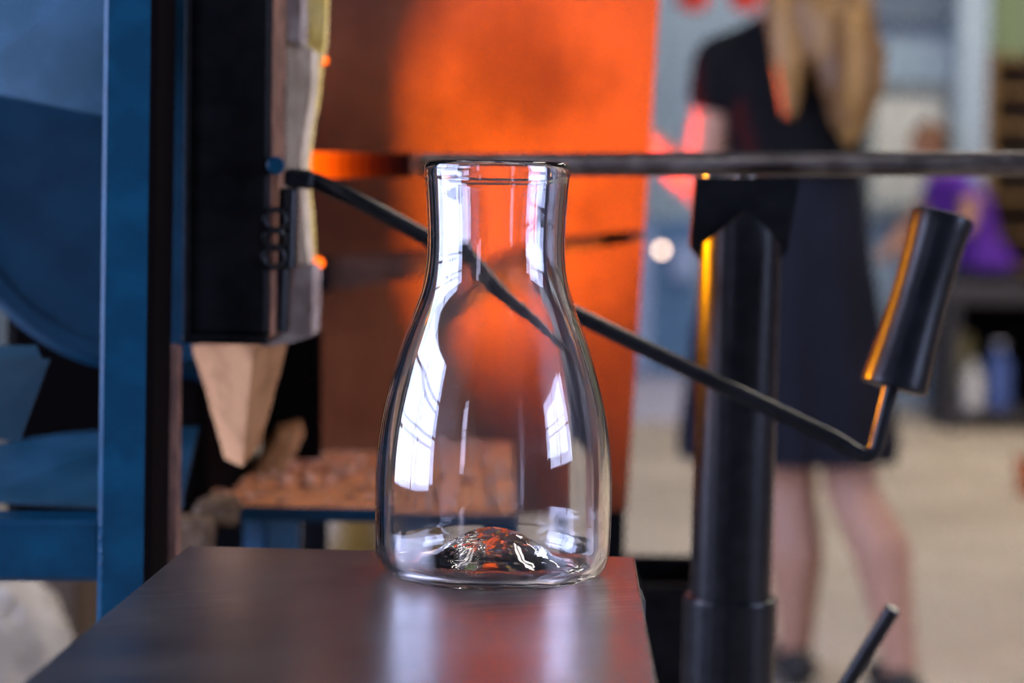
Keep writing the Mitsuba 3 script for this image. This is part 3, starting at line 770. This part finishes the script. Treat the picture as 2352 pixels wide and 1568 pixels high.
# flared skirt: rings of an ellipse from waist to hem, with folds
rings = []
for (py, xl_, xr_, dep) in ((415, 1700, 1985, 0.105), (480, 1675, 1993, 0.118), (600, 1632, 2005, 0.135), (760, 1596, 2028, 0.155), (900, 1578, 2044, 0.172), (1000, 1566, 2053, 0.18), (1052, 1566, 2052, 0.182)):
    l, r = w(xl_, py), w(xr_, py)
    rings.append(((l + r) / 2, np.linalg.norm(r - l) / 2, dep, (py - 415) / 640))
n = 96
an = np.arange(n) * 2 * np.pi / n
vv = []
for side in (0, 1):
    for (c_, a_, d_, t_k) in (rings if side == 0 else rings[::-1]):
        fold = 1 + 0.05 * t_k * np.sin(11 * an + 0.6) + 0.02 * t_k * np.sin(23 * an)
        g_ = fold - 0.012 * side / a_ * 0.4
        vv.append(np.stack([c_[0] + a_ * np.cos(an) * g_, c_[1] + d_ * np.sin(an) * g_, np.full(n, c_[2] - 0.0 * side)], 1))
m_ = len(vv)
vv = np.vstack(vv)
ff = []
for i_ in range(m_):
    k_ = (i_ + 1) % m_
    for j_ in range(n):
        ff += [[i_ * n + j_, i_ * n + (j_ + 1) % n, k_ * n + (j_ + 1) % n], [i_ * n + j_, k_ * n + (j_ + 1) % n, k_ * n + j_]]
skm = trimesh.Trimesh(vv, np.array(ff), process=False)
if skm.volume < 0: skm.invert()
add('person__skirt', skm, 'mat_skirt', smooth=50); labels['person__skirt'] = {'label': 'dark navy flared skirt'}
hair = limb((head + [0, -0.005, 0.045], (0.09, 0.1, 0.098)), (head + [0, -0.05, -0.05], (0.085, 0.06, 0.07)), (w(1872, -40, -0.085), (0.1, 0.045, 0.06)), (w(1885, 60, -0.11), (0.098, 0.04, 0.06)))
for (pa_, pb_, pc_, r0, r1) in (((1780, 30), (1792, 140), (1795, 262), 0.035, 0.014), ((1760, -20), (1772, 70), (1782, 190), 0.026, 0.012), ((1890, 60), (1915, 180), (1928, 322), 0.06, 0.017),
                                ((1940, 40), (1962, 150), (1962, 262), 0.042, 0.022), ((1925, 80), (1945, 190), (1945, 300), 0.06, 0.02), ((1885, 60), (1890, 150), (1905, 290), 0.04, 0.014), ((1845, 30), (1868, 120), (1880, 200), 0.045, 0.014)):
    hair += limb((w(*pa_, -0.115), r0), (w(*pb_, -0.13), (r0 * 0.95, r0 * 0.7, r0)), (w(*pc_, -0.125), r1))
hm = flesh(hair, 0.009, 4)
hv = np.array(hm.vertices)
hm.vertices = hv + hm.vertex_normals * (0.006 * (meshkit.fbm(hv * [60, 60, 7], 3, 4) - 0.5) * 2)[:, None]
add('person__hair', hm, 'mat_hair', smooth=True); labels['person__hair'] = {'label': 'long loose blonde hair'}
for an_ in (ankL, ankR):
    sh_ = limb((fz(an_ + [0, -0.04, 0], 0.042), 0.041), (fz(an_ + [-0.01, 0.08, 0], 0.036), 0.036), (fz(an_ + [-0.016, 0.17, 0], 0.03), 0.03))
    sm = flesh(sh_, 0.012, 4); sv = np.array(sm.vertices); sv[:, 2] = np.maximum(sv[:, 2], 0.001); sm.vertices = sv
    add('person__shoe', sm, 'mat_shoe', smooth=True)
tag('person', 'long haired blonde person in black shirt and navy skirt standing with back turned', 'person')

# ================================================================== the far end of the hall
BD = 10.3


def far(px, py, d): return pix(px, py, d)


def fspan(x0, x1, y0, y1, d, depth, ch=0.005):
    a_, b_ = far(x0, y1, d), far(x1, y0, d)
    return span(a_[0], b_[0], d, d + depth, a_[2], b_[2], ch)


add('notice_board__board', fspan(2003, 2172, 215, 470, 11.13, 0.03), 'mat_panel')
add('notice_board__frame', cat(fspan(1988, 2192, 186, 214, 11.1, 0.09), fspan(1988, 2192, 472, 500, 11.1, 0.09), fspan(2173, 2200, 186, 500, 11.1, 0.09), fspan(1975, 2003, 186, 500, 11.1, 0.09)), 'mat_panel_frame')
tag('notice_board', 'pale grey board in a dark frame on the far wall', 'board')
add('slate_panel', fspan(1975, 2190, -220, 55, 11.12, 0.06), 'mat_slate'); tag('slate_panel', 'slate blue panel high on the far wall above the pale board', 'panel')
pl = far(2196, 300, 10.95)[0]; pr_ = far(2268, 300, 10.95)[0]
add('wall_pilaster', span(pl, pr_, 10.95, 11.19, 0.0, 4.19, 0.01), 'mat_pilaster'); tag('wall_pilaster', 'pale blue grey upright pier on the far wall', kind='structure')
gx = far(2275, 60, 11.15)[0]
add('wall_panel', span(gx, 5.1, 11.15, 11.195, 0.3, 4.1, 0.005), 'mat_green'); tag('wall_panel', 'dull green stretch of the far wall above the wooden rack', kind='structure')
# wooden rack
rx0, rx1 = far(2266, 300, 10.95)[0], far(2266, 300, 10.95)[0] + 0.9
for k, y in enumerate((130, 205, 285, 365, 450, 535, 610)):
    z = far(2300, y, 10.95)[2]
    add('wooden_rack__shelf', span(rx0, rx1, 10.95, 11.12, z - 0.025, z), 'mat_wood')
for x in (rx0, rx1 - 0.04):
    add('wooden_rack__upright', span(x - 0.001, x + 0.041, 10.94, 11.125, 0, far(2300, 118, 10.95)[2]), 'mat_wood')
add('wooden_rack__back', span(rx0, rx1, 11.126, 11.143, 0.1, far(2300, 120, 10.95)[2]), 'mat_wood_dark')
tag('wooden_rack', 'tall brown wooden rack of shelves at the right edge', 'rack')
# workbench and what stands under it
zb_ = far(2200, 655, 9.95)[2]
bx0 = far(2172, 655, 9.95)[0]; bx1 = bx0 + 1.1
add('workbench__top', span(bx0, bx1, 9.95, 10.4, zb_ - 0.09, zb_, 0.008), 'mat_bench')
for x in (bx0 + 0.02, bx1 - 0.08):
    for y in (9.97, 10.33):
        add('workbench__leg', span(x, x + 0.06, y, y + 0.06, 0, zb_ - 0.09), 'mat_bench')
add('workbench__shade_panel', span(bx0 + 0.09, bx1 - 0.09, 10.375, 10.39, 0.1, zb_ - 0.09), 'mat_matt_black')  # dark sheet added to stand for the shade under the bench
add('workbench__lower_shelf', span(bx0 + 0.03, bx1 - 0.03, 9.99, 10.37, 0.06, 0.1), 'mat_bench')
tag('workbench', 'dark workbench at the far end under the wooden rack', 'workbench')


def bottle(key, px, r, h, mat, label, category, y=10.14):
    x = far(px, 800, y)[0]
    add(key + '__body', revolve([(0, 0), (r * 0.94, 0), (r, 0.01), (r, h * 0.66), (r * 0.4, h * 0.84), (r * 0.36, h * 0.93), (0, h * 0.93)], 24, (x, y, 0.1005), (x, y, 1.1)), mat, smooth=35)
    add(key + '__cap', rod((x, y, 0.1005 + h * 0.925), (x, y, 0.1005 + h), r * 0.42, 20), 'mat_white', smooth=35)
    tag(key, label, category)


bottle('plastic_bottle', 2295, 0.065, 0.33, 'mat_blue_bottle', 'blue plastic bottle standing under the far workbench', 'bottle')
bottle('white_jug', 2236, 0.05, 0.24, 'mat_white', 'white plastic jug in front of the olive box under the far workbench', 'jug', 10.045)
xo = far(2224, 800, 10.05)[0]
add('olive_box__body', span(xo - 0.035, xo + 0.035, 10.12, 10.29, 0.1005, 0.44, 0.006), 'mat_olive'); add('olive_box__lid', span(xo - 0.04, xo + 0.04, 10.115, 10.295, 0.44, 0.465, 0.006), 'mat_olive')
tag('olive_box', 'tall olive box under the left end of the far workbench', 'box')
# blue cabinet left of the stand, with its small lamp
add('blue_cabinet__body', fspan(1380, 1606, 505, 858, 10.1, 0.5), 'mat_machine')
add('blue_cabinet__door', fspan(1400, 1498, 520, 845, 10.085, 0.014), 'mat_machine_light')
add('blue_cabinet__side_rail', fspan(1545, 1600, 560, 640, 10.06, 0.035), 'mat_machine_light')
a_ = far(1380, 858, 10.1); b_ = far(1606, 858, 10.1)
add('blue_cabinet__plinth', span(a_[0] + 0.03, b_[0] - 0.06, 10.14, 10.58, 0, a_[2] + 0.002), 'mat_pale')
tag('blue_cabinet', 'blue cabinet on a pale plinth between heat shield and pipe stand', 'cabinet')
bl_ = trimesh.creation.icosphere(subdivisions=3, radius=0.0125); bl_.apply_translation(pix(1519, 574, 7.0))
scene['pendant_bulb__globe'] = emitter(bl_, [10.0, 6.8, 5.0], 'mat_white', smooth=True)
pp = pix(1519, 574, 7.0)
add('pendant_bulb__cord', rod(pp + [0, 0, 0.012], (pp[0], pp[1], RZ), 0.0012, 8, 0.0002), 'mat_frame')
tag('pendant_bulb', 'small bright round bulb in front of the blue cabinet', 'lamp')
# red shades at the top edge
for k, (x, y, r) in enumerate(((1592, 26, 0.062), (1712, 26, 0.06))):
    key = 'red_lampshade' if k == 0 else 'red_lampshade_001'
    p = pix(x, y, 7.6)
    add(key + '__shade', revolve([(0.0, 0.0), (r * 0.55, 0.003), (r * 0.85, 0.02), (r, 0.06), (r * 0.92, 0.12), (r * 0.5, 0.18), (0.012, 0.2), (0, 0.2)], 32, p, p + [0, 0, 1]), 'mat_red', smooth=40)
    add(key + '__cord', rod(p + [0, 0, 0.198], (p[0], p[1], RZ), 0.004, 8, 0.0005), 'mat_frame')
    tag(key, ['round red hanging shade nearer the heat shield', 'round red hanging shade above the blonde person\'s shoulder'][k], 'lampshade')
# orange bucket at the right edge
ob = pix(2372, 1075, 7.6)
add('orange_bucket__body', revolve([(0, 0), (0.05, 0), (0.065, 0.13), (0.068, 0.135), (0.062, 0.135), (0.048, 0.006), (0, 0.006)], 32, (ob[0], 7.6, 0), (ob[0], 7.6, 1)), 'mat_orange', smooth=35)
hb = np.array([[ob[0] + 0.066 * math.cos(t), 7.6, 0.13 + 0.05 * math.sin(t)] for t in np.linspace(0, math.pi, 17)])
add('orange_bucket__handle', tube(hb, 0.003, 8), 'mat_frame', smooth=True)
tag('orange_bucket', 'small orange bucket on the floor at the right edge', 'bucket')

# the seated-forward person in purple at the bench
ND = 10.66


def u(px, py, dy=0.0):
    p = pix(px, py, ND)
    return np.array([p[0], ND + dy, p[2]])


hip = u(2262, 640); hip[2] = 0.78
ch_ = u(2205, 470); hd_ = u(2126, 330)
nb = limb((hip, (0.15, 0.11, 0.1)), (u(2235, 560), (0.125, 0.09, 0.1)), (ch_, (0.15, 0.1, 0.12)), (u(2170, 405), (0.1, 0.07, 0.06)), (u(2150, 375), 0.05), (hd_, (0.085, 0.095, 0.1)))
nb += limb((hd_ + [-0.09, -0.02, -0.005], 0.012), (hd_ + [-0.07, -0.02, 0.02], 0.01))
for s in (-1, 1):
    h_ = hip + [0.08 * s, 0, -0.03]; k_ = np.array([h_[0] - 0.02, ND - 0.04, 0.43]); an3 = np.array([h_[0], ND + 0.03, 0.07])
    nb += limb((h_, 0.085), (k_, 0.058), (an3, 0.04), (an3 + [-0.06, -0.09, -0.035], 0.03))
sA = u(2190, 425, -0.11); eA = u(2200, 520, -0.2); wA = u(2085, 560, -0.24)
nb += limb((sA, 0.055), (u(2212, 470, -0.17), 0.047), (eA, 0.043), (wA, 0.03), (u(2048, 562, -0.24), (0.045, 0.03, 0.04)))
for f in range(4):
    c0 = u(2040, 550 + 8 * f, -0.25)
    nb += limb((c0, 0.01), (c0 + [-0.035, 0, -0.012], 0.009), (c0 + [-0.045, 0.01, -0.035], 0.008))
nb += limb((u(2050, 540, -0.25), 0.012), (u(2036, 528, -0.25), 0.01))
sB = u(2175, 415, 0.11); eB = u(2110, 510, 0.16)
nb += limb((sB, 0.055), (eB, 0.042), (u(2050, 575, 0.1), 0.03), (u(2035, 590, 0.06), 0.035))
add('person_001__body', flesh(nb, 0.02, 5), 'mat_skin', smooth=True)
nt = limb((hip + [0, 0, 0.02], (0.165, 0.125, 0.08)), (u(2235, 560), (0.14, 0.105, 0.1)), (ch_, (0.165, 0.115, 0.125)), (u(2172, 408), (0.11, 0.082, 0.055)))
nt += limb((sA, 0.07), (u(2205, 448, -0.14), 0.062)) + limb((sB, 0.068), (sB + (eB - sB) * 0.4, 0.06)) + limb((sA, 0.07), (sB, 0.068))
add('person_001__shirt', flesh(nt, 0.02, 5), 'mat_purple', smooth=True); labels['person_001__shirt'] = {'label': 'purple short sleeved shirt'}
tr_ = None
for s in (-1, 1):
    h_ = hip + [0.08 * s, 0, -0.03]; k_ = np.array([h_[0] - 0.02, ND - 0.04, 0.43]); an3 = np.array([h_[0], ND + 0.03, 0.1])
    q_ = limb((hip, (0.16, 0.12, 0.09)), (h_, 0.1), (k_, 0.074), (an3, 0.06)); tr_ = q_ if tr_ is None else tr_ + q_
add('person_001__trousers', flesh(tr_, 0.02, 5), 'mat_trousers', smooth=True); labels['person_001__trousers'] = {'label': 'dark trousers'}
hr = limb((hd_ + [0.015, 0, 0.03], (0.093, 0.103, 0.09)), (hd_ + [0.05, 0, -0.03], (0.05, 0.08, 0.06)))
add('person_001__hair', flesh(hr, 0.02, 4), 'mat_hair_dark', smooth=True)
tag('person_001', 'person in a purple shirt leaning forward by the far workbench', 'person')
